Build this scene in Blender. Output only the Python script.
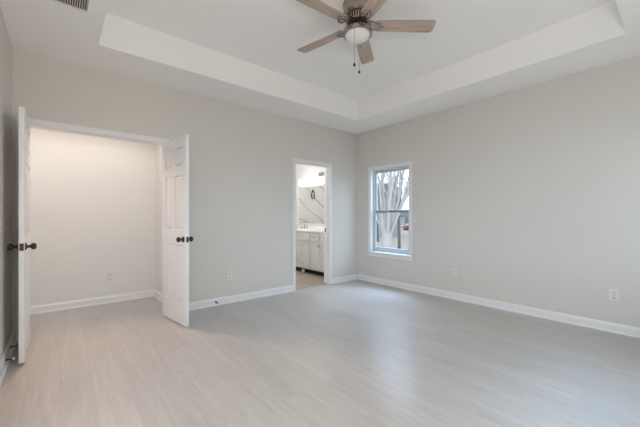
import bpy, bmesh, math, random
from math import sin, cos, pi, radians as R
from mathutils import Vector, Matrix

# ------------------------------------------------------------------ clear
for o in list(bpy.data.objects):
    bpy.data.objects.remove(o)
S = bpy.context.scene
COL = S.collection

# ------------------------------------------------------------------ camera, world, lights, exposure
cd = bpy.data.cameras.new('camera')
cam = bpy.data.objects.new('camera', cd)
COL.objects.link(cam)
cam.location = (0, 0, 1.17)
cam.rotation_euler = (R(90), 0, R(-40))
cd.sensor_width = 36
cd.lens = 36 * 310 / 640
cd.shift_y = 3.5 / 640
cd.clip_start = 0.02
cd.clip_end = 300
S.camera = cam

S.view_settings.view_transform = 'Standard'
S.view_settings.look = 'None'
S.view_settings.gamma = 1
S.view_settings.use_curve_mapping = False
S.view_settings.exposure = 0.12

W = bpy.data.worlds.new('overcast_sky')
S.world = W
W.use_nodes = True
bg = W.node_tree.nodes['Background']
bg.inputs['Color'].default_value = (0.72, 0.87, 1.0, 1)
bg.inputs['Strength'].default_value = 2.3


def light(name, typ, loc, rot, energy, color, size=None, size_y=None, radius=None):
    d = bpy.data.lights.new(name, typ)
    d.energy = energy
    d.color = color
    if typ == 'AREA':
        d.shape = 'RECTANGLE'
        d.size = size
        d.size_y = size_y
    elif radius:
        d.shadow_soft_size = radius
    o = bpy.data.objects.new(name, d)
    o.location = loc
    o.rotation_euler = rot
    COL.objects.link(o)
    return o


# area lights: sky outside the sash window, then fills added at made-up wide windows
light('sky_through_sash', 'AREA', (5.75, 3.75, 3.55), Vector((-2.4, -1.1, -3.3)).to_track_quat('-Z', 'Y').to_euler(), 420, (0.46, 0.68, 1), 2.0, 1.6)
light('sky_south_east', 'AREA', (6.1, 1.0, 2.6), Vector((-1.9, 2.5, -1.2)).to_track_quat('-Z', 'Y').to_euler(), 70, (0.6, 0.75, 1), 2.6, 2.2)
light('uplight_fill_south', 'AREA', (2.35, -1.15, 0.05), (R(160), 0, 0), 20, (1, 0.99, 0.98), 3.4, 1.4)  # added upward fill for the ceiling, no patio is built
light('added_fill_west', 'AREA', (-0.95, 1.6, 2.25), (R(40), 0, R(-90)), 5, (0.7, 0.85, 1), 2.9, 1.4)  # fill added outside the made-up west window
h = light('floor_fill_south', 'AREA', (2.35, -0.43, 2.28), (R(20), 0, 0), 5.8, (0.45, 0.71, 1), 1.7, 0.2)  # fill added for the near floor, through the made-up south window
h.data.spread = R(36)
# soft fill light added just above and behind the camera
light('camera_fill', 'POINT', (0.25, -0.10, 1.62), (0, 0, 0), 48, (1, 0.895, 0.8), radius=0.14)
# hall ceiling lamp, warm, and an added spot to warm the bedroom floor
h = light('hall_lamp_light', 'AREA', (-0.3, 4.56, 2.48), (0, 0, 0), 9.6, (0.97, 1, 1), 2.5, 0.4)
h.data.spread = R(150)
h = light('hall_floor_fill', 'SPOT', (0.15, 4.88, 2.50), (R(-47), 0, 0), 112, (1, 0.6, 0.42), radius=0.06)
h.data.spot_size = R(75)
h.data.spot_blend = 0.8
# bathroom ceiling lamp
light('bathroom_lamp_light', 'POINT', (3.1, 5.3, 2.42), (0, 0, 0), 42, (1, 0.97, 0.95), radius=0.12)
S.cycles.diffuse_bounces = 10
S.cycles.max_bounces = 14

# ------------------------------------------------------------------ materials


def mat(name, color=(0.8, 0.8, 0.8), rough=0.5, metal=0.0, spec=0.5, noise=0.0, nscale=30, bump=0.0, bscale=200, emit=None, estr=0):
    m = bpy.data.materials.new(name)
    m.use_nodes = True
    nt = m.node_tree
    b = nt.nodes['Principled BSDF']
    b.inputs['Base Color'].default_value = (*color, 1)
    b.inputs['Roughness'].default_value = rough
    b.inputs['Metallic'].default_value = metal
    b.inputs['Specular IOR Level'].default_value = spec
    tc = nt.nodes.new('ShaderNodeTexCoord')
    if noise:
        n = nt.nodes.new('ShaderNodeTexNoise')
        n.inputs['Scale'].default_value = nscale
        n.inputs['Detail'].default_value = 4
        nt.links.new(tc.outputs['Object'], n.inputs['Vector'])
        mx = nt.nodes.new('ShaderNodeMix')
        mx.data_type = 'RGBA'
        mx.inputs['A'].default_value = (*[c * (1 - noise) for c in color], 1)
        mx.inputs['B'].default_value = (*[min(1, c * (1 + noise)) for c in color], 1)
        nt.links.new(n.outputs['Fac'], mx.inputs['Factor'])
        nt.links.new(mx.outputs['Result'], b.inputs['Base Color'])
    if bump:
        n2 = nt.nodes.new('ShaderNodeTexNoise')
        n2.inputs['Scale'].default_value = bscale
        nt.links.new(tc.outputs['Object'], n2.inputs['Vector'])
        bp = nt.nodes.new('ShaderNodeBump')
        bp.inputs['Strength'].default_value = bump
        bp.inputs['Distance'].default_value = 0.002
        nt.links.new(n2.outputs['Fac'], bp.inputs['Height'])
        nt.links.new(bp.outputs['Normal'], b.inputs['Normal'])
    if emit:
        b.inputs['Emission Color'].default_value = (*emit, 1)
        b.inputs['Emission Strength'].default_value = estr
    return m


def wood_floor():
    m = bpy.data.materials.new('whitewashed_oak_planks')
    m.use_nodes = True
    nt = m.node_tree
    L = nt.links.new
    b = nt.nodes['Principled BSDF']
    tc = nt.nodes.new('ShaderNodeTexCoord')
    sw = nt.nodes.new('ShaderNodeMapping')       # planks run along y: brick rows along x'
    sw.inputs['Rotation'].default_value = (0, 0, R(90))
    L(tc.outputs['Object'], sw.inputs['Vector'])
    br = nt.nodes.new('ShaderNodeTexBrick')
    br.offset = 0.37
    br.inputs['Scale'].default_value = 1
    br.inputs['Brick Width'].default_value = 1.22
    br.inputs['Row Height'].default_value = 0.18
    br.inputs['Mortar Size'].default_value = 0.0016
    br.inputs['Mortar Smooth'].default_value = 0.2
    br.inputs['Bias'].default_value = 0.0
    br.inputs['Color1'].default_value = (0.0, 0.0, 0.0, 1)
    br.inputs['Color2'].default_value = (1, 1, 1, 1)
    br.inputs['Mortar'].default_value = (0.5, 0.5, 0.5, 1)
    L(sw.outputs['Vector'], br.inputs['Vector'])
    # per-plank offset of the grain
    sc = nt.nodes.new('ShaderNodeVectorMath')
    sc.operation = 'MULTIPLY_ADD'
    sc.inputs[1].default_value = (13.0, 7.0, 3.0)
    L(br.outputs['Color'], sc.inputs[0])
    L(tc.outputs['Object'], sc.inputs[2])
    mp = nt.nodes.new('ShaderNodeMapping')
    mp.inputs['Scale'].default_value = (28, 1.8, 1)
    L(sc.outputs['Vector'], mp.inputs['Vector'])
    n = nt.nodes.new('ShaderNodeTexNoise')
    n.inputs['Scale'].default_value = 1.0
    n.inputs['Detail'].default_value = 6
    n.inputs['Distortion'].default_value = 0.6
    L(mp.outputs['Vector'], n.inputs['Vector'])
    cr = nt.nodes.new('ShaderNodeValToRGB')
    cr.color_ramp.elements[0].position = 0.34
    cr.color_ramp.elements[0].color = (0.405, 0.375, 0.345, 1)
    cr.color_ramp.elements[1].position = 0.68
    cr.color_ramp.elements[1].color = (0.50, 0.475, 0.45, 1)
    mp2 = nt.nodes.new('ShaderNodeMapping')
    mp2.inputs['Scale'].default_value = (95, 7, 1)
    L(sc.outputs['Vector'], mp2.inputs['Vector'])
    n2 = nt.nodes.new('ShaderNodeTexNoise')
    n2.inputs['Scale'].default_value = 1.0
    n2.inputs['Detail'].default_value = 3
    n2.inputs['Distortion'].default_value = 1.2
    L(mp2.outputs['Vector'], n2.inputs['Vector'])
    gm = nt.nodes.new('ShaderNodeMix')
    gm.inputs['Factor'].default_value = 0.42
    L(n.outputs['Fac'], gm.inputs['A'])
    L(n2.outputs['Fac'], gm.inputs['B'])
    L(gm.outputs['Result'], cr.inputs['Fac'])
    # per plank tint
    tr = nt.nodes.new('ShaderNodeMapRange')
    tr.inputs['To Min'].default_value = 0.95
    tr.inputs['To Max'].default_value = 1.04
    L(br.outputs['Color'], tr.inputs['Value'])
    mul = nt.nodes.new('ShaderNodeVectorMath')
    mul.operation = 'SCALE'
    L(cr.outputs['Color'], mul.inputs[0])
    L(tr.outputs['Result'], mul.inputs['Scale'])
    mx = nt.nodes.new('ShaderNodeMix')
    mx.data_type = 'RGBA'
    mx.inputs['B'].default_value = (0.41, 0.38, 0.35, 1)
    L(br.outputs['Fac'], mx.inputs['Factor'])
    L(mul.outputs['Vector'], mx.inputs['A'])
    L(mx.outputs['Result'], b.inputs['Base Color'])
    b.inputs['Roughness'].default_value = 0.30
    b.inputs['Specular IOR Level'].default_value = 0.5
    bp = nt.nodes.new('ShaderNodeBump')
    bp.inputs['Strength'].default_value = 0.12
    bp.inputs['Distance'].default_value = 0.002
    L(n.outputs['Fac'], bp.inputs['Height'])
    L(bp.outputs['Normal'], b.inputs['Normal'])
    return m


def blade_wood():
    m = bpy.data.materials.new('weathered_wood')
    m.use_nodes = True
    nt = m.node_tree
    L = nt.links.new
    b = nt.nodes['Principled BSDF']
    tc = nt.nodes.new('ShaderNodeTexCoord')
    mp = nt.nodes.new('ShaderNodeMapping')
    mp.inputs['Scale'].default_value = (4, 60, 4)
    L(tc.outputs['Object'], mp.inputs['Vector'])
    n = nt.nodes.new('ShaderNodeTexNoise')
    n.inputs['Scale'].default_value = 1
    n.inputs['Detail'].default_value = 5
    L(mp.outputs['Vector'], n.inputs['Vector'])
    cr = nt.nodes.new('ShaderNodeValToRGB')
    cr.color_ramp.elements[0].position = 0.3
    cr.color_ramp.elements[0].color = (0.34, 0.25, 0.195, 1)
    cr.color_ramp.elements[1].position = 0.7
    cr.color_ramp.elements[1].color = (0.56, 0.45, 0.375, 1)
    L(n.outputs['Fac'], cr.inputs['Fac'])
    L(cr.outputs['Color'], b.inputs['Base Color'])
    b.inputs['Roughness'].default_value = 0.5
    return m


def marble():
    m = bpy.data.materials.new('white_marble')
    m.use_nodes = True
    nt = m.node_tree
    L = nt.links.new
    b = nt.nodes['Principled BSDF']
    tc = nt.nodes.new('ShaderNodeTexCoord')
    mp = nt.nodes.new('ShaderNodeMapping')
    mp.inputs['Rotation'].default_value = (0, R(38), 0)
    L(tc.outputs['Object'], mp.inputs['Vector'])
    wv = nt.nodes.new('ShaderNodeTexWave')
    wv.bands_direction = 'Z'
    wv.inputs['Scale'].default_value = 0.75
    wv.inputs['Distortion'].default_value = 5.5
    wv.inputs['Detail'].default_value = 4
    wv.inputs['Detail Scale'].default_value = 1.1
    L(mp.outputs['Vector'], wv.inputs['Vector'])
    cr = nt.nodes.new('ShaderNodeValToRGB')
    e = cr.color_ramp.elements
    e[0].position = 0.0
    e[0].color = (0.46, 0.45, 0.46, 1)
    e[1].position = 0.045
    e[1].color = (0.80, 0.79, 0.77, 1)
    x = cr.color_ramp.elements.new(0.012)
    x.color = (0.66, 0.655, 0.65, 1)
    L(wv.outputs['Fac'], cr.inputs['Fac'])
    L(cr.outputs['Color'], b.inputs['Base Color'])
    b.inputs['Roughness'].default_value = 0.2
    return m


def glass_mat(name='window_glass', tint=(0.97, 0.985, 1.0)):
    m = bpy.data.materials.new(name)
    m.use_nodes = True
    nt = m.node_tree
    L = nt.links.new
    for n in list(nt.nodes):
        nt.nodes.remove(n)
    out = nt.nodes.new('ShaderNodeOutputMaterial')
    t = nt.nodes.new('ShaderNodeBsdfTransparent')
    t.inputs['Color'].default_value = (*tint, 1)
    g = nt.nodes.new('ShaderNodeBsdfGlossy')
    g.inputs['Roughness'].default_value = 0.02
    lw = nt.nodes.new('ShaderNodeLayerWeight')
    lw.inputs['Blend'].default_value = 0.15
    fr = nt.nodes.new('ShaderNodeMapRange')
    fr.inputs['To Min'].default_value = 0.03
    fr.inputs['To Max'].default_value = 0.30
    L(lw.outputs['Facing'], fr.inputs['Value'])
    mx = nt.nodes.new('ShaderNodeMixShader')
    L(fr.outputs['Result'], mx.inputs['Fac'])
    L(t.outputs['BSDF'], mx.inputs[1])
    L(g.outputs['BSDF'], mx.inputs[2])
    L(mx.outputs['Shader'], out.inputs['Surface'])
    return m


def bath_tile():
    m = bpy.data.materials.new('taupe_floor_tile')
    m.use_nodes = True
    nt = m.node_tree
    L = nt.links.new
    b = nt.nodes['Principled BSDF']
    tc = nt.nodes.new('ShaderNodeTexCoord')
    br = nt.nodes.new('ShaderNodeTexBrick')
    br.inputs['Scale'].default_value = 1
    br.inputs['Brick Width'].default_value = 0.6
    br.inputs['Row Height'].default_value = 0.3
    br.inputs['Mortar Size'].default_value = 0.003
    br.inputs['Color1'].default_value = (0.33, 0.275, 0.235, 1)
    br.inputs['Color2'].default_value = (0.37, 0.31, 0.265, 1)
    br.inputs['Mortar'].default_value = (0.42, 0.38, 0.34, 1)
    L(tc.outputs['Object'], br.inputs['Vector'])
    L(br.outputs['Color'], b.inputs['Base Color'])
    b.inputs['Roughness'].default_value = 0.4
    return m


M = {
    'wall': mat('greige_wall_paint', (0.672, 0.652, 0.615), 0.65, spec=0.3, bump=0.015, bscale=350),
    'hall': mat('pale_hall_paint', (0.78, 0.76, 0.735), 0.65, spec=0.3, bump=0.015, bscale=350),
    'bathwall': mat('white_bathroom_paint', (0.66, 0.66, 0.645), 0.6, spec=0.3),
    'ceil': mat('ceiling_paint', (0.89, 0.885, 0.875), 0.8, spec=0.2, bump=0.015, bscale=300),
    'trim': mat('white_trim_paint', (0.80, 0.80, 0.80), 0.35, noise=0.01),
    'door': mat('white_door_paint', (0.78, 0.775, 0.765), 0.38, noise=0.01),
    'vinyl': mat('backlit_white_sash', (0.54, 0.59, 0.62), 0.4),  # white vinyl, its backlit shade put into the grey
    'rail': mat('shaded_meeting_rail', (0.24, 0.28, 0.30), 0.4, noise=0.03),  # rail colour darkened to carry its backlit shade
    'floor': wood_floor(),
    'bronze': mat('dark_bronze', (0.060, 0.045, 0.036), 0.35, metal=0.85, noise=0.15),
    'nickel': mat('brushed_nickel', (0.40, 0.36, 0.32), 0.24, metal=1.0, noise=0.05, nscale=120),
    'dark': mat('undershade_dark', (0.02, 0.018, 0.016), 0.7, noise=0.1),
    'blade': blade_wood(),
    'opal': mat('opal_glass', (0.76, 0.76, 0.74), 0.25, noise=0.01),
    'plastic': mat('white_plastic', (0.74, 0.73, 0.69), 0.35, noise=0.01),
    'socket': mat('socket_plastic', (0.70, 0.70, 0.67), 0.35, noise=0.01),
    'slot': mat('dark_slot', (0.10, 0.10, 0.095), 0.6, noise=0.1),
    'glass': glass_mat(),
    'rubber': mat('white_rubber', (0.85, 0.83, 0.80), 0.6, noise=0.02),
    'ventm': mat('vent_metal', (0.62, 0.58, 0.53), 0.45, noise=0.03),
    'marble': marble(),
    'quartz': mat('white_quartz', (0.86, 0.86, 0.85), 0.2, noise=0.02, nscale=12),
    'vanity': mat('vanity_paint', (0.70, 0.70, 0.69), 0.4, noise=0.01),
    'mirror': mat('mirror_silver', (0.92, 0.93, 0.93), 0.01, metal=1.0),
    'tile': bath_tile(),
    'chrome': mat('brushed_chrome', (0.55, 0.55, 0.56), 0.2, metal=1.0),
    'lampglass': mat('lit_frosted_glass', (0.95, 0.95, 0.95), 0.4, emit=(1.0, 0.96, 0.9), estr=1.7),
    'bark': mat('pale_smooth_bark', (0.42, 0.365, 0.32), 0.8, noise=0.22, nscale=9),
    'darkbark': mat('grey_bark', (0.11, 0.105, 0.10), 0.85, noise=0.2, nscale=8),
    'lawn': mat('dormant_lawn', (0.33, 0.27, 0.215), 0.95, noise=0.2, nscale=3),
    'road': mat('asphalt', (0.22, 0.215, 0.21), 0.9, noise=0.1, nscale=8),
    'siding': mat('pale_blue_siding', (0.27, 0.29, 0.32), 0.7, noise=0.04),
    'siding2': mat('white_siding', (0.36, 0.355, 0.36), 0.7, noise=0.04),
    'shingle': mat('grey_shingles', (0.10, 0.105, 0.12), 0.85, noise=0.15, nscale=20),
    'carpaint': mat('red_car_paint', (0.30, 0.10, 0.10), 0.3, noise=0.03),
    'carglass': mat('tinted_car_glass', (0.12, 0.15, 0.18), 0.1),
    'tyre': mat('tyre_rubber', (0.03, 0.03, 0.03), 0.8, noise=0.1),
}

# ------------------------------------------------------------------ mesh helpers


def box(bm, x0, x1, y0, y1, z0, z1):
    v = [bm.verts.new(p) for p in ((x0, y0, z0), (x1, y0, z0), (x1, y1, z0), (x0, y1, z0),
                                   (x0, y0, z1), (x1, y0, z1), (x1, y1, z1), (x0, y1, z1))]
    for f in ((3, 2, 1, 0), (4, 5, 6, 7), (0, 1, 5, 4), (1, 2, 6, 5), (2, 3, 7, 6), (3, 0, 4, 7)):
        bm.faces.new([v[i] for i in f])
    return v


def taper(bm, x0, x1, z0, z1, ya, yb, ins):
    """raised panel: base rect at y=ya, inset rect at y=yb (plane normal along y)"""
    a = [bm.verts.new(p) for p in ((x0, ya, z0), (x1, ya, z0), (x1, ya, z1), (x0, ya, z1))]
    b = [bm.verts.new(p) for p in ((x0 + ins, yb, z0 + ins), (x1 - ins, yb, z0 + ins), (x1 - ins, yb, z1 - ins), (x0 + ins, yb, z1 - ins))]
    bm.faces.new(b)
    for i in range(4):
        bm.faces.new([a[i], a[(i + 1) % 4], b[(i + 1) % 4], b[i]])
    bm.faces.new(list(reversed(a)))


def lathe(bm, prof, seg=24, mtx=None):
    """prof: list of (r, z); revolve about z, then transform"""
    rings = []
    for r, z in prof:
        if r < 1e-6:
            rings.append([bm.verts.new((0, 0, z))])
        else:
            rings.append([bm.verts.new((r * cos(2 * pi * i / seg), r * sin(2 * pi * i / seg), z)) for i in range(seg)])
    for a, b in zip(rings, rings[1:]):
        for i in range(seg):
            j = (i + 1) % seg
            if len(a) == 1 and len(b) == 1:
                continue
            if len(a) == 1:
                bm.faces.new([a[0], b[i], b[j]])
            elif len(b) == 1:
                bm.faces.new([a[i], a[j], b[0]])
            else:
                bm.faces.new([a[i], a[j], b[j], b[i]])
    for rg, rev in ((rings[0], True), (rings[-1], False)):
        if len(rg) > 1:
            bm.faces.new(list(reversed(rg)) if rev else rg)
    if mtx is not None:
        vs = [v for rg in rings for v in rg]
        bmesh.ops.transform(bm, matrix=mtx, verts=vs)


def axis_mtx(loc, direction):
    return Matrix.Translation(Vector(loc)) @ Vector(direction).normalized().to_track_quat('Z', 'Y').to_matrix().to_4x4()


def tube(bm, pts, rads, seg=8):
    pts = [Vector(p) for p in pts]
    rings = []
    up = Vector((0.13, 0.31, 0.94)).normalized()
    for i, p in enumerate(pts):
        d = (pts[min(i + 1, len(pts) - 1)] - pts[max(i - 1, 0)]).normalized()
        u = d.cross(up)
        if u.length < 0.05:
            u = d.cross(Vector((1, 0, 0)))
        u.normalize()
        w = d.cross(u)
        rings.append([bm.verts.new(p + rads[i] * (cos(2 * pi * k / seg) * u + sin(2 * pi * k / seg) * w)) for k in range(seg)])
    for a, b in zip(rings, rings[1:]):
        for k in range(seg):
            j = (k + 1) % seg
            bm.faces.new([a[k], a[j], b[j], b[k]])
    bm.faces.new(list(reversed(rings[0])))
    bm.faces.new(rings[-1])


def prism(bm, prof, p0, p1, nrm):
    """profile (d, z): d metres along nrm away from the wall, extruded from p0 to p1 (xy points)"""
    n = Vector((nrm[0], nrm[1], 0))
    rows = []
    for p in (p0, p1):
        rows.append([bm.verts.new(Vector((p[0], p[1], 0)) + n * d + Vector((0, 0, z))) for d, z in prof])
    k = len(prof)
    for i in range(k):
        j = (i + 1) % k
        bm.faces.new([rows[0][i], rows[0][j], rows[1][j], rows[1][i]])
    bm.faces.new(list(reversed(rows[0])))
    bm.faces.new(rows[1])


def obj(name, bm, m, parent=None, smooth=False, bevel=0.0, loc=None, rotz=None):
    bmesh.ops.recalc_face_normals(bm, faces=bm.faces)
    me = bpy.data.meshes.new(name)
    bm.to_mesh(me)
    bm.free()
    me.materials.append(m)
    if smooth:
        for p in me.polygons:
            p.use_smooth = True
        try:
            me.set_sharp_from_angle(angle=R(35))
        except Exception:
            pass
    o = bpy.data.objects.new(name, me)
    COL.objects.link(o)
    if parent:
        o.parent = parent
    if loc is not None:
        o.location = loc
    if rotz is not None:
        o.rotation_euler = (0, 0, rotz)
    if bevel:
        md = o.modifiers.new('bevel', 'BEVEL')
        md.width = bevel
        md.segments = 2
        md.limit_method = 'ANGLE'
        md.angle_limit = R(50)
    return o


def tag(o, label, cat, group=None, kind=None):
    o['label'] = label
    o['category'] = cat
    if group:
        o['group'] = group
    if kind:
        o['kind'] = kind
    return o


def thing(name, label, cat, loc=(0, 0, 0), rotz=0, group=None, kind=None):
    o = bpy.data.objects.new(name, None)
    o.empty_display_size = 0.05
    COL.objects.link(o)
    o.location = loc
    o.rotation_euler = (0, 0, rotz)
    return tag(o, label, cat, group, kind)


def struct(name, bm, m, label, cat, **k):
    return tag(obj(name, bm, m, **k), label, cat, kind='structure')


B = bmesh.new

# ------------------------------------------------------------------ dimensions
XW, XE, YS, YN = -0.338, 4.30, -0.25, 4.03     # bedroom faces
T = 0.12
H, HT = 2.735, 3.05                            # soffit, raised ceiling
DX0, DX1, DZ = -0.25, 0.962, 2.045             # double doorway
BX0, BX1, BZ = 2.87, 3.585, 2.045              # bathroom doorway
WY0, WY1, WZ0, WZ1 = 2.895, 3.69, 0.555, 2.005  # window opening
HY = 5.09                                      # hall far wall face
BE, BY1 = 4.45, 7.30                           # bathroom east wall face, end wall face
JT = 0.02

# ------------------------------------------------------------------ floor
bm = B()
box(bm, XW, XE, YS, YN + 0.06, -0.10, 0)
box(bm, XW - 2.0, 1.09, YN + 0.06, HY, -0.10, 0)
struct('floor', bm, M['floor'], 'pale whitewashed oak plank floor running through bedroom and hall', 'floor')
bm = B()
box(bm, 1.95, BE, YN + 0.06, BY1, -0.10, 0.0)
struct('floor_bathroom', bm, M['tile'], 'taupe tiled bathroom floor in front of the white vanity', 'floor')

# ------------------------------------------------------------------ walls
bm = B()
y0, y1 = YN, YN + T
HH = H + 0.02
box(bm, XW - T, DX0 - JT, y0, y1, 0, HH)
box(bm, DX0 - JT, DX1 + JT, y0, y1, DZ + JT, HH)
box(bm, DX1 + JT, BX0 - JT, y0, y1, 0, HH)
box(bm, BX0 - JT, BX1 + JT, y0, y1, BZ + JT, HH)
box(bm, BX1 + JT, XE + T, y0, y1, 0, HH)
struct('wall_north', bm, M['wall'], 'long greige wall holding the open double doors and bathroom doorway', 'wall')
bm = B()
x0, x1 = XE, XE + T
box(bm, x0, x1, YS - T, WY0 - JT, 0, HH)
box(bm, x0, x1, WY0 - JT, WY1 + JT, 0, WZ0 - 0.03)
box(bm, x0, x1, WY0 - JT, WY1 + JT, WZ1 + JT, HH)
box(bm, x0, x1, WY1 + JT, YN, 0, HH)
struct('wall_east', bm, M['wall'], 'greige wall on the right with the sash window in it', 'wall')
bm = B()
VY_0, VY_1 = 0.20, 3.00  # opening for the added west window
box(bm, XW - T, XW, YS - T, VY_0, 0, HH)
box(bm, XW - T, XW, VY_1, YN, 0, HH)
box(bm, XW - T, XW, VY_0, VY_1, 0, 0.65)
box(bm, XW - T, XW, VY_0, VY_1, 2.2, HH)
struct('wall_west', bm, M['wall'], 'narrow sliver of wall at the far left behind the open door', 'wall')
# south wall (behind the camera) with an opening for the added wide window
SX0, SX1, SZ0, SZ1 = 0.45, 4.05, 0.65, 2.2
bm = B()
box(bm, XW, SX0, YS - T, YS, 0, HH)
box(bm, SX1, XE, YS - T, YS, 0, HH)
box(bm, SX0, SX1, YS - T, YS, 0, SZ0)
box(bm, SX0, SX1, YS - T, YS, SZ1, HH)
struct('wall_south', bm, M['wall'], 'greige wall behind the camera with an added wide window', 'wall')

# hall
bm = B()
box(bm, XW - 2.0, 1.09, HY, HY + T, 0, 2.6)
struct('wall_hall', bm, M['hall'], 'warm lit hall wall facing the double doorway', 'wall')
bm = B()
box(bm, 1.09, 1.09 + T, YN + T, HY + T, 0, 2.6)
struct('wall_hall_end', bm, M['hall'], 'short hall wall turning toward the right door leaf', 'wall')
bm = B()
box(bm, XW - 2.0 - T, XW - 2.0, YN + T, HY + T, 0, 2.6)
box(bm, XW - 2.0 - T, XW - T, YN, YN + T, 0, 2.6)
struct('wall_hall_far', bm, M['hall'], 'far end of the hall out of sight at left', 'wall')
bm = B()
box(bm, XW - 2.0 - T, 1.09 + T, YN + T, HY + T, 2.6, 2.7)
struct('ceiling_hall', bm, M['ceil'], 'flat hall ceiling beyond the double doorway', 'ceiling')

# bathroom
bm = B()
box(bm, BE, BE + T, YN + T, BY1 + T, 0, 2.6)
struct('wall_bathroom_vanity', bm, M['bathwall'], 'white bathroom wall behind the vanity mirror', 'wall')
bm = B()
box(bm, 1.95 - T, 1.95, YN + T, BY1 + T, 0, 2.6)
struct('wall_bathroom_side', bm, M['bathwall'], 'white bathroom wall opposite the vanity', 'wall')
bm = B()
box(bm, 1.95, BE, BY1, BY1 + T, 0, 2.6)
struct('wall_bathroom_shower', bm, M['marble'], 'grey veined white marble shower wall reflected in the mirror', 'wall')
bm = B()
box(bm, 1.95 - T, BE + T, YN + T, BY1 + T, 2.6, 2.7)
struct('ceiling_bathroom', bm, M['ceil'], 'white bathroom ceiling above the vanity', 'ceiling')

# ------------------------------------------------------------------ tray ceiling
TX0, TX1, TY0, TY1 = 0.27, 3.70, 0.345, 3.45
bm = B()


def ring(z, x0, x1, y0, y1):
    return [bm.verts.new(p) for p in ((x0, y0, z), (x1, y0, z), (x1, y1, z), (x0, y1, z))]


a = ring(H, XW - T, XE + T, YS - T, YN + T)
b = ring(H, TX0, TX1, TY0, TY1)
c = ring(HT, TX0, TX1, TY0, TY1)
t = ring(HT + 0.1, XW - T, XE + T, YS - T, YN + T)
for p, q in ((a, b), (b, c), (a, t)):
    for i in range(4):
        j = (i + 1) % 4
        bm.faces.new([p[i], p[j], q[j], q[i]])
bm.faces.new(c)
bm.faces.new(t)
struct('ceiling', bm, M['ceil'], 'off-white tray ceiling with a raised rectangular centre', 'ceiling')

# ------------------------------------------------------------------ baseboards
BP = [(0, 0), (0.024, 0), (0.024, 0.010), (0.019, 0.017), (0.014, 0.019), (0.014, 0.072), (0.010, 0.084), (0.006, 0.094), (0, 0.096)]
CW = 0.058   # casing width


def baseboard(name, runs, label, prof=BP):
    bm = B()
    for p0, p1, n in runs:
        prism(bm, prof, p0, p1, n)
    return struct(name, bm, M['trim'], label, 'baseboard')


baseboard('baseboard_north', [((DX1 + CW, YN), (BX0 - CW, YN), (0, -1)), ((BX1 + CW, YN), (XE, YN), (0, -1))], 'white baseboard along the wall between the two doorways')
baseboard('baseboard_east', [((XE, YS), (XE, YN - 0.0241), (-1, 0))], 'long white baseboard under the window on the right wall')
baseboard('baseboard_west', [((XW, YS + 0.03), (XW, YN), (1, 0))], 'white baseboard in the gap behind the left door leaf')
baseboard('baseboard_south', [((XW + 0.03, YS), (XE - 0.03, YS), (0, 1))], 'white baseboard behind the camera')
baseboard('baseboard_hall', [((XW - 2.0, HY), (1.09, HY), (0, -1)), ((1.09, YN + T), (1.09, HY - 0.0241), (-1, 0))], 'white baseboard along the hall wall beyond the double doorway')

# ------------------------------------------------------------------ door casings (trim)


def casing(name, x0, x1, z1, label, far=True):
    """casing with a stepped profile plus the jamb lining"""
    bm = B()
    faces = [(YN, -1)]
    if far:
        faces.append((YN + T, 1))
    for yf, s in faces:
        for d0, d1, w0, w1 in ((0, 0.012, 0.004, CW), (0.012, 0.017, CW - 0.022, CW), (0.012, 0.015, 0.004, 0.016)):
            ya, yb = sorted((yf + s * d0, yf + s * d1))
            box(bm, x0 - w1, x0 - w0, ya, yb, 0, z1 + w1)
            box(bm, x1 + w0, x1 + w1, ya, yb, 0, z1 + w1)
            box(bm, x0 - w0, x1 + w0, ya, yb, z1 + w0, z1 + w1)
    box(bm, x0 - JT, x0, YN - 0.001, YN + T + 0.001, 0, z1 + JT)
    box(bm, x1, x1 + JT, YN - 0.001, YN + T + 0.001, 0, z1 + JT)
    box(bm, x0, x1, YN - 0.001, YN + T + 0.001, z1, z1 + JT)
    # door stop strip
    ys = YN + 0.045 if name == 'trim_1' else YN + 0.04
    box(bm, x0, x0 + 0.010, ys, ys + 0.03, 0, z1)
    box(bm, x1 - 0.010, x1, ys, ys + 0.03, 0, z1)
    box(bm, x0 + 0.010, x1 - 0.010, ys, ys + 0.03, z1 - 0.010, z1)
    return struct(name, bm, M['trim'], label, 'door casing')


casing('trim_1', DX0, DX1, DZ, 'white casing framing the wide double doorway')
tb = casing('trim_2', BX0, BX1, BZ, 'white casing framing the narrow bathroom doorway')
bm = B()
box(bm, BX1 - 0.0025, BX1 - 0.0002, YN + 0.078, YN + 0.108, 0.905, 0.975)
sp = obj('strike_plate', bm, M['bronze'], tb)
sp['label'] = 'dark bronze strike plate'
bm = B()
box(bm, BX0, BX1, YN + 0.035, YN + 0.085, 0.0, 0.007)
struct('trim_3', bm, M['tile'], 'flat threshold strip across the bathroom doorway', 'threshold', bevel=0.002)

# ------------------------------------------------------------------ six panel doors
LW, LT_, LZ0, LZ1 = 0.618, 0.035, 0.017, 2.038


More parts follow.
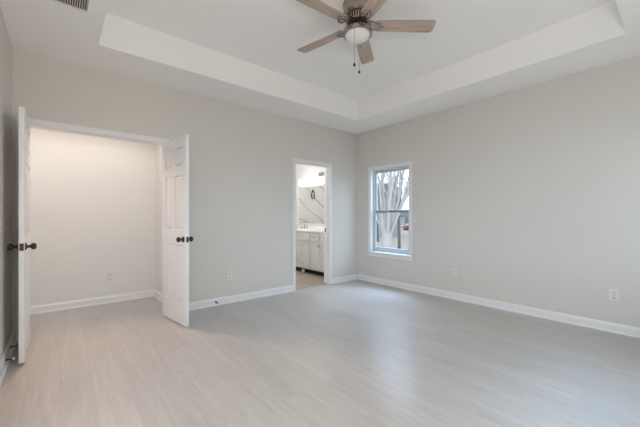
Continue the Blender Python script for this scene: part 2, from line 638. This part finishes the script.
def leaf_mesh():
    """leaf in local coords: x 0..LW from hinge, y 0..LT_, z"""
    bm = B()
    y0, y1 = 0.0, LT_
    st, mid = 0.092, 0.080
    rails = [(LZ0, 0.245), (0.865, 1.035), (1.62, 1.725), (1.925, LZ1)]
    box(bm, 0.005, LW - 0.005, y0 + 0.0150, y1 - 0.0150, LZ0 + 0.005, LZ1 - 0.005)
    box(bm, 0, st, y0, y1, LZ0, LZ1)
    box(bm, LW - st, LW, y0, y1, LZ0, LZ1)
    cx = LW / 2
    for z0, z1 in rails:
        box(bm, st, LW - st, y0, y1, z0, z1)
    for (za, zb), (zc, zd) in zip(rails, rails[1:]):
        box(bm, cx - mid / 2, cx + mid / 2, y0, y1, zb, zc)
        for xa, xb in ((st, cx - mid / 2), (cx + mid / 2, LW - st)):
            # sticking frame (moulded edge) and raised field, both faces
            g = 0.007
            taper(bm, xa + g, xb - g, zb + g, zc - g, y0 + 0.0151, y0 + 0.004, 0.018)
            taper(bm, xa + g, xb - g, zb + g, zc - g, y1 - 0.0151, y1 - 0.004, 0.018)
    return bm


def knob(parent, x, z, y, s):
    """knob on the face at y, pointing along s*y"""
    bm = B()
    lathe(bm, [(0.031, 0), (0.031, 0.004), (0.027, 0.008), (0.013, 0.011), (0.011, 0.026), (0.015, 0.032), (0.025, 0.040),
               (0.0285, 0.050), (0.026, 0.060), (0.017, 0.067), (0, 0.069)], 24, axis_mtx((x, y, z), (0, s, 0)))
    k = obj('door_knob', bm, M['bronze'], parent, smooth=True)
    k['label'] = 'dark bronze door knob'


def door(name, label, loc, rotz, flip):
    o = obj(name, leaf_mesh(), M['door'], None, bevel=0.002)
    o.location = loc
    o.rotation_euler = (0, 0, rotz)
    if flip:      # mirror so that thickness lies on the other side of the pin
        o.data.transform(Matrix.Diagonal((1, -1, 1, 1)))
        o.data.flip_normals()
    tag(o, label, 'door', kind='structure')
    a, b = (-LT_, 0) if flip else (0, LT_)
    knob(o, LW - 0.062, 0.932, a, -1)
    knob(o, LW - 0.062, 0.932, b, 1)
    bm = B()
    box(bm, LW, LW + 0.0018, a + 0.005, b - 0.005, 0.903, 0.961)
    box(bm, LW + 0.0018, LW + 0.009, a + 0.011, b - 0.011, 0.922, 0.942)
    l = obj('latch_plate', bm, M['bronze'], o)
    l['label'] = 'dark bronze latch plate with bolt'
    for hz in (0.22, 1.03, 1.83):
        bm = B()
        yy = a if not flip else b
        lathe(bm, [(0.006, 0), (0.006, 0.09), (0.004, 0.094), (0, 0.095)], 10, Matrix.Translation((-0.004, yy + (-0.006 if not flip else 0.006), hz)))
        obj('hinge', bm, M['nickel'], o, smooth=True)
    return o


# local +x must point into the room (-y world): rotate -90 deg; local +y -> +x world
door('door_1', 'left six panel white door leaf seen edge-on at far left', (DX0 + 0.001, YN - 0.026, 0), R(-90), False)
door('door_2', 'right six panel white door leaf swung open beside the greige wall', (DX1 - 0.001, YN - 0.019, 0), R(-90 + 8.0), True)

# ------------------------------------------------------------------ window
win = thing('window_1', 'white double hung sash window looking out on a bare tree', 'window', (XE, (WY0 + WY1) / 2, WZ0), kind='structure')
ox, oy, oz = XE, (WY0 + WY1) / 2, WZ0


def wbox(bm, x0, x1, y0, y1, z0, z1):
    box(bm, x0 - ox, x1 - ox, y0 - oy, y1 - oy, z0 - oz, z1 - oz)


CWW = 0.056
bm = B()
for d0, d1, w0, w1 in ((0, 0.012, 0.003, CWW), (0.012, 0.017, CWW - 0.02, CWW), (0.012, 0.015, 0.003, 0.015)):
    wbox(bm, XE - d1, XE - d0, WY0 - w1, WY0 - w0, WZ0, WZ1 + w1)
    wbox(bm, XE - d1, XE - d0, WY1 + w0, WY1 + w1, WZ0, WZ1 + w1)
    wbox(bm, XE - d1, XE - d0, WY0 - w0, WY1 + w0, WZ1 + w0, WZ1 + w1)
obj('casing', bm, M['trim'], win)
bm = B()
wbox(bm, XE - 0.001, XE + T, WY0 - JT, WY0, WZ0, WZ1 + JT)
wbox(bm, XE - 0.001, XE + T, WY1, WY1 + JT, WZ0, WZ1 + JT)
wbox(bm, XE - 0.001, XE + T, WY0, WY1, WZ1, WZ1 + JT)
obj('jamb', bm, M['trim'], win)
bm = B()
wbox(bm, XE - 0.045, XE + T, WY0 - CWW - 0.02, WY1 + CWW + 0.02, WZ0 - 0.024, WZ0)
obj('stool', bm, M['trim'], win, bevel=0.006)
bm = B()
wbox(bm, XE - 0.013, XE, WY0 - CWW, WY1 + CWW, WZ0 - 0.085, WZ0 - 0.024)
wbox(bm, XE - 0.018, XE - 0.013, WY0 - CWW, WY1 + CWW, WZ0 - 0.085, WZ0 - 0.072)
obj('apron', bm, M['trim'], win, bevel=0.002)
# vinyl frame and two sashes
fx0, fx1 = XE + 0.055, XE + 0.115
bm = B()
f = 0.022
wbox(bm, fx0, fx1, WY0, WY0 + f, WZ0, WZ1)
wbox(bm, fx0, fx1, WY1 - f, WY1, WZ0, WZ1)
wbox(bm, fx0, fx1, WY0 + f, WY1 - f, WZ1 - f, WZ1)
wbox(bm, fx0, fx1, WY0 + f, WY1 - f, WZ0, WZ0 + 0.03)
obj('frame', bm, M['vinyl'], win, bevel=0.002)
zm = 1.265


def sash(name, x0, x1, z0, z1, bot, top):
    bm = B()
    a, b = WY0 + f, WY1 - f
    st = 0.032
    wbox(bm, x0, x1, a, a + st, z0, z1)
    wbox(bm, x0, x1, b - st, b, z0, z1)
    wbox(bm, x0, x1, a + st, b - st, z0, z0 + bot)
    if name == 'upper_sash':
        wbox(bm, x0, x1, a + st, b - st, z1 - top, z1)
    s = obj(name, bm, M['vinyl'], win, bevel=0.003)
    if name == 'lower_sash':
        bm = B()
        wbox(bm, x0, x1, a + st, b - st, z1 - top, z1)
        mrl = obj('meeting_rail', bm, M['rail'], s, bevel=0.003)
        mrl['label'] = 'meeting rail with backlit shade in its grey'
    bm = B()
    xm = (x0 + x1) / 2
    wbox(bm, xm - 0.002, xm + 0.002, a + st, b - st, z0 + bot, z1 - top)
    obj('pane', bm, M['glass'], s)
    return s


sash('upper_sash', XE + 0.088, XE + 0.112, zm - 0.02, WZ1 - f, 0.04, 0.03)
ls = sash('lower_sash', XE + 0.060, XE + 0.085, WZ0 + 0.03, zm + 0.022, 0.05, 0.042)
bm = B()
yc = (WY0 + WY1) / 2
wbox(bm, XE + 0.062, XE + 0.084, yc - 0.03, yc + 0.03, zm + 0.022, zm + 0.030)
wbox(bm, XE + 0.066, XE + 0.080, yc - 0.012, yc + 0.022, zm + 0.030, zm + 0.042)
obj('sash_lock', bm, M['plastic'], win, bevel=0.002)

# wide windows added out of view, behind and left of the camera, for fill


def added_wide_window(name, label, loc, rotz, hw, n):
    w = thing(name, label, 'window', loc, rotz, kind='structure')
    hh2 = SZ1 - SZ0
    bm = B()
    box(bm, -hw, -hw + 0.04, -0.10, -0.04, 0, hh2)
    box(bm, hw - 0.04, hw, -0.10, -0.04, 0, hh2)
    for k in range(1, n):
        c = -hw + 2 * hw * k / n
        box(bm, c - 0.02, c + 0.02, -0.099, -0.041, 0, hh2)
    box(bm, -hw, hw, -0.0995, -0.0405, 0, 0.04)
    box(bm, -hw, hw, -0.0995, -0.0405, hh2 - 0.04, hh2)
    obj('frame', bm, M['vinyl'], w)  # frame of the added window
    bm = B()
    box(bm, -hw + 0.03, hw - 0.03, -0.072, -0.068, 0.03, hh2 - 0.03)
    obj('pane', bm, M['glass'], w)


added_wide_window('added_window_2', 'unseen wide window added behind the camera to admit fill light', ((SX0 + SX1) / 2, YS, SZ0), 0, (SX1 - SX0) / 2, 3)
added_wide_window('added_window_3', 'unseen wide window added on the near left wall to admit fill light', (XW, (VY_0 + VY_1) / 2, SZ0), R(-90), (VY_1 - VY_0) / 2, 2)

# ------------------------------------------------------------------ ceiling fan
FX, FY = 2.010, 1.880
fan = thing('ceiling_fan', 'brushed nickel ceiling fan with five weathered wood blades and opal light', 'ceiling fan', (FX, FY, HT))
BZf = -0.195           # blade plane below raised ceiling
bm = B()
lathe(bm, [(0, 0), (0.125, 0), (0.130, -0.006), (0.130, -0.02), (0.124, -0.026), (0.124, -0.085), (0.131, -0.091), (0.131, -0.102), (0.120, -0.112), (0.104, -0.118), (0, -0.118)], 40)
obj('motor_housing', bm, M['nickel'], fan, smooth=True)
bm = B()
lathe(bm, [(0, -0.117), (0.088, -0.117), (0.088, -0.182), (0, -0.182)], 32)
vr = obj('vent_core', bm, M['dark'], fan, smooth=True)
vr['label'] = 'dark vented motor core'
bm = B()
for k in range(30):
    a = 2 * pi * k / 30
    m = Matrix.Rotation(a, 4, 'Z')
    vs = box(bm, 0.086, 0.101, -0.0055, 0.0045, -0.172, -0.117)
    bmesh.ops.transform(bm, matrix=m, verts=vs)
lathe(bm, [(0.080, -0.170), (0.106, -0.170), (0.106, -0.178), (0.080, -0.178)], 32)
obj('vent_ring', bm, M['nickel'], fan)
bm = B()
lathe(bm, [(0, -0.180), (0.060, -0.180), (0.060, -0.205), (0.072, -0.214), (0.110, -0.226), (0.124, -0.242), (0.129, -0.262), (0.128, -0.276), (0.120, -0.280), (0.108, -0.276), (0, -0.270)], 40)
obj('light_fitter', bm, M['nickel'], fan, smooth=True)
bm = B()
prof = [(0, -0.268), (0.107, -0.2685)]
for i in range(1, 11):
    a = pi / 2 * i / 10
    prof.append((0.107 * cos(a) if i < 10 else 0, -0.277 - 0.058 * sin(a)))
lathe(bm, prof, 40)
gb = obj('glass_bowl', bm, M['opal'], fan, smooth=True)
gb['label'] = 'opal white glass light bowl'


def blade_mesh():
    bm = B()
    # outline along +x, rounded root, nearly square tip with rounded corners
    pts = []
    r0, r1 = 0.140, 0.678
    w0, w1 = 0.060, 0.070
    for i in range(9):
        a = pi / 2 + pi * i / 8
        pts.append((r0 + 0.05 + 0.05 * cos(a), w0 * sin(a)))
    pts.append((r1 - 0.2, -w1 * 0.98))
    for i in range(5):
        a = -pi / 2 + pi / 2 * i / 4
        pts.append((r1 - 0.035 + 0.035 * cos(a), -w1 + 0.035 + 0.035 * sin(a)))
    for i in range(5):
        a = pi / 2 * i / 4
        pts.append((r1 - 0.035 + 0.035 * cos(a), w1 - 0.035 + 0.035 * sin(a)))
    pts.append((r1 - 0.2, w1 * 0.98))
    th = 0.006
    top = [bm.verts.new((x, y, th / 2)) for x, y in pts]
    bot = [bm.verts.new((x, y, -th / 2)) for x, y in pts]
    bm.faces.new(top)
    bm.faces.new(list(reversed(bot)))
    n = len(pts)
    for i in range(n):
        j = (i + 1) % n
        bm.faces.new([top[i], bot[i], bot[j], top[j]])
    bmesh.ops.transform(bm, matrix=Matrix.Rotation(R(-11), 4, 'X'), verts=bm.verts)
    return bm


def arm_mesh():
    bm = B()
    # curved bracket: two ribs joining to a plate screwed under the blade
    for s in (-1, 1):
        tube(bm, [(0.085, s * 0.018, 0.030), (0.115, s * 0.034, 0.016), (0.145, s * 0.050, -0.002), (0.180, s * 0.053, -0.008), (0.215, s * 0.012, -0.009)],
             [0.009, 0.008, 0.008, 0.007, 0.006], 8)
    tube(bm, [(0.085, 0, 0.028), (0.12, 0, 0.010), (0.16, 0, -0.006), (0.225, 0, -0.008)], [0.010, 0.008, 0.007, 0.005], 8)
    for x, y in ((0.222, 0), (0.180, 0.030), (0.180, -0.030)):
        lathe(bm, [(0.008, -0.012), (0.008, -0.004), (0, -0.003)], 10, Matrix.Translation((x, y, 0)))
    return bm


ang0 = -40   # image-right direction in world degrees is -40
bl = None
for k, aimg in enumerate((0.5, 73.5, 141, 217, 289)):
    if bl is None:
        bl = obj('blade', blade_mesh(), M['blade'], fan)
        bl['label'] = 'weathered greige wood fan blade'
        ar = obj('blade_arm', arm_mesh(), M['nickel'], bl, smooth=True)
        ar['label'] = 'nickel blade arm'
        o, c = bl, ar
    else:
        o = bl.copy()
        COL.objects.link(o)
        o.parent = fan
        c = ar.copy()
        COL.objects.link(c)
        c.parent = o
    o.location = (0, 0, BZf)
    o.rotation_euler = (0, 0, R(ang0 + aimg))

# pull chains (image-right = world dir -40deg; towards camera = -fwd)
rt = Vector((0.766, -0.643, 0))
fw = Vector((0.643, 0.766, 0))
for off, zt, zb in ((-0.040 * rt - 0.106 * fw, -0.268, -0.575), (0.028 * rt + 0.110 * fw, -0.268, -0.535)):
    bm = B()
    tube(bm, [(off.x, off.y, zt), (off.x, off.y, zb)], [0.0017, 0.0017], 6)
    ch = obj('pull_chain', bm, M['nickel'], fan)
    bm = B()
    lathe(bm, [(0, 0), (0.008, 0.003), (0.011, 0.012), (0.008, 0.022), (0.004, 0.030), (0, 0.032)], 12, Matrix.Translation((off.x, off.y, zb - 0.03)))
    pk = obj('pull_knob', bm, M['bronze'], ch, smooth=True)
    pk['label'] = 'small dark pull knob'

# ------------------------------------------------------------------ ceiling vent
vt = thing('ceiling_vent', 'rectangular louvred air vent in the ceiling at upper left', 'air vent', (-0.01, 2.745, H))
vw, vl = 0.175, 0.205
bm = B()
box(bm, -vw, vw, -vl, -vl + 0.018, -0.010, -0.0005)
box(bm, -vw, vw, vl - 0.018, vl, -0.010, -0.0005)
box(bm, -vw, -vw + 0.018, -vl + 0.018, vl - 0.018, -0.010, -0.0005)
box(bm, vw - 0.006, vw, -vl + 0.018, vl - 0.018, -0.010, -0.0005)
obj('frame', bm, M['ceil'], vt)
bm = B()
box(bm, -vw + 0.01, vw - 0.004, -vl + 0.01, vl - 0.01, -0.003, -0.001)
bk = obj('backing', bm, M['dark'], vt)
bk['label'] = 'dark duct opening'
bm = B()
n = 24
for i in range(n):
    x = -vw + 0.022 + (2 * vw - 0.034) * i / (n - 1)
    vs = box(bm, x - 0.0028, x + 0.0028, -vl + 0.018, vl - 0.004, -0.011, -0.004)
obj('louvre', bm, M['ventm'], vt)

# ------------------------------------------------------------------ wall outlets


def outlet(label, loc, rotz, kind='duplex'):
    """plate in local xz plane, facing local -y"""
    t = thing('wall_outlet', label, 'outlet', loc, rotz, group='white wall outlets')
    bm = B()
    box(bm, -0.038, 0.038, -0.006, 0, -0.060, 0.060)
    obj('cover_plate', bm, M['plastic'], t, bevel=0.003)
    for z in (-0.027, 0.027):
        bm = B()
        lathe(bm, [(0.018, 0), (0.018, 0.002), (0.016, 0.003), (0, 0.003)], 20, axis_mtx((0, -0.006, z), (0, -1, 0)))
        s = obj('socket', bm, M['socket'], t)
        bm = B()
        box(bm, -0.0075, -0.0045, -0.0096, -0.0088, z - 0.001, z + 0.009)
        box(bm, 0.0045, 0.0075, -0.0096, -0.0088, z - 0.001, z + 0.008)
        box(bm, -0.003, 0.003, -0.0096, -0.0088, z - 0.011, z - 0.005)
        obj('slots', bm, M['slot'], s)
    bm = B()
    lathe(bm, [(0.004, 0), (0.004, 0.0015), (0, 0.002)], 10, axis_mtx((0, -0.006, 0), (0, -1, 0)))
    obj('screw', bm, M['slot'] if kind == 'dark' else M['plastic'], t)


outlet('white outlet on the wall between right door leaf and bathroom doorway', (1.77, YN, 0.372), 0)
outlet('white outlet on the hall wall seen through the double doorway', (0.526, HY, 0.357), 0)
outlet('white outlet on the right wall nearest the camera with dark centre screw', (XE, 0.490, 0.380), R(-90), 'dark')
outlet('white outlet on the right wall between window and nearest outlet', (XE, 2.144, 0.378), R(-90))

# ------------------------------------------------------------------ door stops


def doorstop(label, loc, direction, length, tip):
    t = thing('door_stop', label, 'door stop', loc, math.atan2(direction[1], direction[0]), group='door stops')
    bm = B()
    lathe(bm, [(0.013, 0), (0.013, 0.004), (0.005, 0.008), (0.0045, length - 0.012), (0, length - 0.012)], 14, axis_mtx((0, 0, 0), (1, 0, 0)))
    obj('rod', bm, M['bronze'], t, smooth=True)
    bm = B()
    lathe(bm, [(0.004, length - 0.014), (0.010, length - 0.013), (0.010, length - 0.002), (0.008, length), (0, length)], 14, axis_mtx((0, 0, 0), (1, 0, 0)))
    obj('bumper', bm, M[tip], t, smooth=True)


bx = XW + 0.014
doorstop('dark door stop on the left baseboard nearer the hinges of the door leaf', (bx, 3.74, 0.055), (1, 0), 0.058, 'bronze')
doorstop('white tipped door stop on the left baseboard near the free edge of the leaf', (bx, 3.44, 0.050), (1, 0), 0.050, 'rubber')
doorstop('small dark door stop on the baseboard behind the right door leaf', (1.578, YN - 0.014, 0.048), (0, -1), 0.060, 'bronze')

# ------------------------------------------------------------------ bathroom
VX, VY0, VY1, VZ0, VZ1 = 3.90, 4.27, 6.12, 0.100, 0.862
van = thing('vanity', 'pale grey bathroom vanity with white top seen through the narrow doorway', 'vanity', (VX, (VY0 + VY1) / 2, 0))
vy = (VY0 + VY1) / 2


def vb(bm, x0, x1, y0, y1, z0, z1):
    return box(bm, x0 - VX, x1 - VX, y0 - vy, y1 - vy, z0, z1)


bm = B()
vb(bm, VX + 0.02, BE - 0.002, VY0, VY1, VZ0, VZ1)
# face frame
fr_y = [VY0, 4.345, 4.645, 4.655, 4.945, 4.965, 5.435, 5.455, 5.745, 5.755, 6.045, VY1]
vb(bm, VX, VX + 0.02, VY0, VY1, VZ0, VZ0 + 0.03)
vb(bm, VX, VX + 0.02, VY0, VY1, VZ1 - 0.02, VZ1)
vb(bm, VX + 0.001, VX + 0.02, VY0, VY1, 0.665, 0.690)
for a, b in ((VY0, 4.345), (4.945, 4.965), (5.435, 5.455), (6.045, VY1)):
    vb(bm, VX, VX + 0.02, a, b, VZ0 + 0.03, VZ1 - 0.02)
obj('carcass', bm, M['vanity'], van, bevel=0.0015)
bm = B()
vb(bm, VX - 0.025, BE - 0.002, VY0 - 0.015, VY1 + 0.015, VZ1, VZ1 + 0.034)
vb(bm, BE - 0.020, BE - 0.002, VY0 - 0.015, VY1 + 0.015, VZ1 + 0.034, VZ1 + 0.115)
obj('countertop', bm, M['quartz'], van, bevel=0.003)


def front(name, y0, y1, z0, z1, ky, kz):
    bm = B()
    g = 0.004
    y0, y1, z0, z1 = y0 + g, y1 - g, z0 + g, z1 - g
    st = 0.045 if z1 - z0 > 0.3 else 0.03
    vb(bm, VX - 0.008, VX, y0, y1, z0, z1)
    vb(bm, VX - 0.018, VX - 0.008, y0, y0 + st, z0, z1)
    vb(bm, VX - 0.018, VX - 0.008, y1 - st, y1, z0, z1)
    vb(bm, VX - 0.018, VX - 0.008, y0 + st, y1 - st, z0, z0 + st)
    vb(bm, VX - 0.018, VX - 0.008, y0 + st, y1 - st, z1 - st, z1)
    d = obj(name, bm, M['vanity'], van, bevel=0.0015)
    bm = B()
    xk = -0.018 if (abs(ky - y0) < st or abs(ky - y1) < st) else -0.008
    lathe(bm, [(0.008, 0), (0.006, 0.014), (0.013, 0.020), (0.013, 0.027), (0, 0.030)], 14, axis_mtx((xk, ky - vy, kz), (-1, 0, 0)))
    k = obj('knob', bm, M['chrome'], d, smooth=True)
    k['label'] = 'small metal knob'


zt0, zt1 = 0.690, VZ1 - 0.02
ztop = (zt0 + zt1) / 2
front('drawer', 4.965, 5.435, zt0, zt1, 5.2, ztop)
for z0, z1 in ((0.130, 0.308), (0.308, 0.487), (0.487, 0.665)):
    front('drawer', 4.965, 5.435, z0, z1, 5.2, (z0 + z1) / 2)
for a, b, ky in ((4.345, 4.645, 4.622), (4.655, 4.945, 4.678), (5.455, 5.745, 5.722), (5.755, 6.045, 5.778)):
    front('false_drawer', a, b, zt0, zt1, (a + b) / 2, ztop)
    front('cabinet_door', a, b, 0.130, 0.665, ky, 0.60)
for yy in (VY0 + 0.045, 5.24, VY1 - 0.045):
    for xx in (VX + 0.045, BE - 0.06):
        bm = B()
        lathe(bm, [(0.020, 0), (0.030, 0.015), (0.036, 0.045), (0.032, 0.075), (0.024, 0.085), (0.030, 0.092), (0.030, VZ0)], 18, Matrix.Translation((xx - VX, yy - vy, 0)))
        obj('foot', bm, M['vanity'], van, smooth=True)
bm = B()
vb(bm, VX + 0.11, VX + 0.125, VY0, VY1, 0.0, VZ0)  # added dark board, gives the shade under the cabinet as colour
tk = obj('undershade_board', bm, M['dark'], van)
tk['label'] = 'dark board standing in for the shade under the cabinet'
ct = VZ1 + 0.034
for yb in (5.75, 4.65):
    bm = B()
    px = BE - 0.10 - VX
    tube(bm, [(px, yb - vy, ct), (px, yb - vy, ct + 0.10), (px - 0.02, yb - vy, ct + 0.135), (px - 0.07, yb - vy, ct + 0.14), (px - 0.12, yb - vy, ct + 0.115)], [0.016, 0.012, 0.011, 0.011, 0.010], 12)
    obj('faucet', bm, M['chrome'], van, smooth=True)
    for dy in (-0.10, 0.10):
        bm = B()
        lathe(bm, [(0.022, 0), (0.022, 0.006), (0.013, 0.012), (0.012, 0.05), (0.018, 0.056), (0.018, 0.066), (0, 0.07)], 14, Matrix.Translation((px, yb + dy - vy, ct)))
        tube(bm, [(px, yb + dy - vy, ct + 0.06), (px - 0.05, yb + dy * 1.2 - vy, ct + 0.075)], [0.006, 0.005], 8)
        obj('tap_handle', bm, M['chrome'], van, smooth=True)

mz0, mz1 = 1.02, 1.865
mr = obj('mirror', (lambda b: (box(b, BE - 0.012, BE - 0.001, 4.45, 6.10, mz0, mz1), b)[1])(B()), M['mirror'])
tag(mr, 'large wall mirror above the vanity reflecting grey veined marble', 'mirror')
bm = B()
for a, b_ in ((4.425, 4.45), (6.10, 6.135)):
    box(bm, BE - 0.022, BE - 0.001, a, b_, mz0 - 0.025, mz1 + 0.02)
box(bm, BE - 0.022, BE - 0.001, 4.45, 6.10, mz0 - 0.025, mz0)
box(bm, BE - 0.022, BE - 0.001, 4.45, 6.10, mz1, mz1 + 0.02)
mf = obj('mirror_frame', bm, M['trim'], mr)

vlt = thing('vanity_light', 'long glowing white glass vanity light above the bathroom mirror', 'wall light', (BE, 5.42, 2.0))
bm = B()
box(bm, -0.03, -0.001, -0.30, -0.10, 0.03, 0.155)
obj('back_plate', bm, M['chrome'], vlt, bevel=0.003)
bm = B()
box(bm, -0.12, -0.03, -0.52, 0.55, -0.095, 0.050)
obj('glass_shade', bm, M['lampglass'], vlt, bevel=0.012)

# dark loop fitting on the marble wall
bm = B()
lp = []
for i in range(21):
    a = 2 * pi * i / 20
    lp.append((3.05 + 0.055 * cos(a) * (1.0 - 0.35 * sin(a)), BY1 - 0.035, 1.84 + 0.125 * sin(a)))
tube(bm, lp, [0.011] * 21, 8)
tube(bm, [(3.05, BY1, 1.965), (3.05, BY1 - 0.04, 1.965)], [0.022, 0.012], 12)
tag(obj('towel_ring', bm, M['bronze'], smooth=True), 'dark loop shaped fitting on the marble wall reflected in the mirror', 'towel ring')

# hall and bath lamps behind the wall heads
for nm, lab, x, y in (('hall_ceiling_light', 'round flush ceiling light in the hall', 0.25, 4.72), ('bathroom_ceiling_light', 'round flush ceiling light in the bathroom', 3.1, 5.3)):
    tl = thing(nm, lab, 'ceiling light', (x, y, 2.6))
    bm = B()
    lathe(bm, [(0, 0), (0.15, 0), (0.15, -0.02), (0.14, -0.025), (0, -0.025)], 28)
    obj('base', bm, M['nickel'], tl, smooth=True)
    bm = B()
    lathe(bm, [(0.135, -0.025), (0.12, -0.05), (0.07, -0.068), (0, -0.074)], 28)
    obj('diffuser', bm, M['opal'], tl, smooth=True)

# ------------------------------------------------------------------ outside
GZ = -1.30
bm = B()
box(bm, XE + T + 0.001, 140, -70, 120, GZ - 0.1, GZ)
box(bm, -30, XE + T + 0.001, -40, YS - T - 0.001, GZ - 0.1, GZ)
box(bm, -30, XW - T - 0.001, YS - T - 0.001, 3.9, GZ - 0.1, GZ)
struct('ground', bm, M['lawn'], 'pale dormant lawn outside the window', 'lawn')


def at(px, t, z=GZ):
    s = (px - 320) / 310
    d = fw + s * rt
    return Vector((d.x * t, d.y * t, z))


random.seed(4)


def grow(bm, p, d, r, length, depth, wob=0.12, seg=6):
    n = 4
    pts, rads = [Vector(p)], [r]
    d = Vector(d).normalized()
    for i in range(n):
        d = (d + Vector((random.uniform(-wob, wob), random.uniform(-wob, wob), random.uniform(0, wob * 0.6)))).normalized()
        pts.append(pts[-1] + d * length / n)
        rads.append(r * (1 - 0.45 * (i + 1) / n))
    tube(bm, pts, rads, seg)
    if depth > 0:
        for k in range(3):
            i = random.choice((2, 3, 4))
            nd = (d + Vector((random.uniform(-.55, .55), random.uniform(-.55, .55), random.uniform(0, .4)))).normalized()
            grow(bm, pts[i], nd, rads[i] * 0.62, length * 0.72, depth - 1, wob * 1.2, 5)


def tree(name, label, loc, trunk_h, trunk_r, limbs, limb_r, limb_len, spread, m, depth=2, group=None):
    t = thing(name, label, 'tree', loc, group=group)
    bm = B()
    tube(bm, [(0, 0, -0.05), (0.01, 0.0, trunk_h * 0.3), (0.0, 0.02, trunk_h * 0.65), (0, 0, trunk_h)],
         [trunk_r * 1.35, trunk_r * 0.98, trunk_r * 0.92, trunk_r * 1.02], 14)
    obj('trunk', bm, m, t, smooth=True)
    for k in range(limbs):
        a = 2 * pi * k / limbs + random.uniform(-.25, .25)
        q = spread * (0.45 + 0.55 * random.random())
        bm = B()
        st = Vector((cos(a) * trunk_r * 0.55, sin(a) * trunk_r * 0.55, trunk_h - 0.10))
        grow(bm, st, (cos(a) * q, sin(a) * q, 1), limb_r * random.uniform(0.8, 1.1), limb_len, depth)
        obj('branch', bm, m, t, smooth=True)
    return t


tree('bare_tree', 'pale multi-stemmed bare tree right outside the window', at(387.3, 9.4), 1.98, 0.15, 13, 0.052, 2.2, 0.36, M['bark'], 1)
tree('bare_tree', 'slim dark bare tree across the street at right of the pale tree', at(399, 19), 3.2, 0.09, 6, 0.05, 1.5, 0.5, M['darkbark'], 2, 'distant bare trees')
tree('bare_tree', 'distant grey bare tree behind the pale tree at left', at(377.5, 31), 2.0, 0.12, 6, 0.07, 2.2, 0.5, M['darkbark'], 2, 'distant bare trees')

bm = B()
c0 = at(392, 59)
ang = math.atan2(-0.643, 0.766)
vs = box(bm, -40, 40, -3, 3, 0.0, 0.012)
bmesh.ops.transform(bm, matrix=Matrix.Translation(c0) @ Matrix.Rotation(ang, 4, 'Z'), verts=vs)
struct('road', bm, M['road'], 'grey street crossing beyond the lawn', 'road')


def house(label, px, tt, w, d, h, roof, m):
    p = at(px, tt)
    t = thing('house', label, 'house', p, ang, group='houses across the street')
    bm = B()
    box(bm, -w / 2, w / 2, 0, d, 0, h)
    obj('wall', bm, m, t)
    bm = B()
    o_ = 0.4
    a = [bm.verts.new(q) for q in ((-w / 2 - o_, -o_, h - 0.05), (w / 2 + o_, -o_, h - 0.05), (w / 2 + o_, d + o_, h - 0.05), (-w / 2 - o_, d + o_, h - 0.05))]
    r_ = [bm.verts.new((-w / 2 - o_, d / 2, h + roof)), bm.verts.new((w / 2 + o_, d / 2, h + roof))]
    bm.faces.new(a)
    bm.faces.new([a[0], a[1], r_[1], r_[0]])
    bm.faces.new([a[2], a[3], r_[0], r_[1]])
    bm.faces.new([a[1], a[2], r_[1]])
    bm.faces.new([a[3], a[0], r_[0]])
    obj('roof', bm, M['shingle'], t)
    for k in range(3):
        wf = B()
        xx = -w / 2 + w * (k + 0.5) / 3
        box(wf, xx - 0.5, xx + 0.5, -0.04, 0, 1.0, 2.3)
        obj('window', wf, M['carglass'], t)


house('pale blue house across the street behind the tree at left', 366, 38, 8.0, 7, 5.4, 1.6, M['siding'])
house('low white house across the street behind the parked car', 407, 72, 12, 8, 2.7, 1.4, M['siding2'])

# car
p = at(413.5, 58, GZ + 0.012)
car = thing('car', 'red car parked on the street seen through the lower window', 'car', p, ang)
bm = B()
sil = [(-2.2, 0.35), (-2.2, 0.72), (-2.0, 0.86), (-1.3, 0.92), (-0.75, 1.36), (0.55, 1.40), (1.2, 0.98), (1.95, 0.90), (2.2, 0.70), (2.2, 0.35), (1.8, 0.28), (-1.8, 0.28)]
A = [bm.verts.new((x, -0.85 + (0.12 if z > 1 else 0), z)) for x, z in sil]
Bv = [bm.verts.new((x, 0.85 - (0.12 if z > 1 else 0), z)) for x, z in sil]
bm.faces.new(A)
bm.faces.new(list(reversed(Bv)))
for i in range(len(sil)):
    j = (i + 1) % len(sil)
    bm.faces.new([A[i], Bv[i], Bv[j], A[j]])
obj('body', bm, M['carpaint'], car, bevel=0.04)
for y in (-0.835, 0.835):
    s = -1 if y < 0 else 1
    bm = B()
    q = [(-1.1, 0.96), (-0.68, 1.29), (0.5, 1.33), (1.0, 1.0)]
    a = [bm.verts.new((x, s * (0.86 - (0.11 if z > 1.1 else 0)), z)) for x, z in q]
    b_ = [bm.verts.new((x, s * (0.84 - (0.11 if z > 1.1 else 0)), z)) for x, z in q]
    bm.faces.new(a)
    bm.faces.new(list(reversed(b_)))
    for i in range(4):
        j = (i + 1) % 4
        bm.faces.new([a[i], b_[i], b_[j], a[j]])
    obj('side_window', bm, M['carglass'], car)
    for x in (-1.35, 1.4):
        bm = B()
        lathe(bm, [(0, -0.09), (0.20, -0.10), (0.31, -0.09), (0.315, 0.09), (0.2, 0.10), (0, 0.09)], 20, axis_mtx((x, s * 0.79, 0.315), (0, 1, 0)))
        obj('wheel', bm, M['tyre'], car, smooth=True)
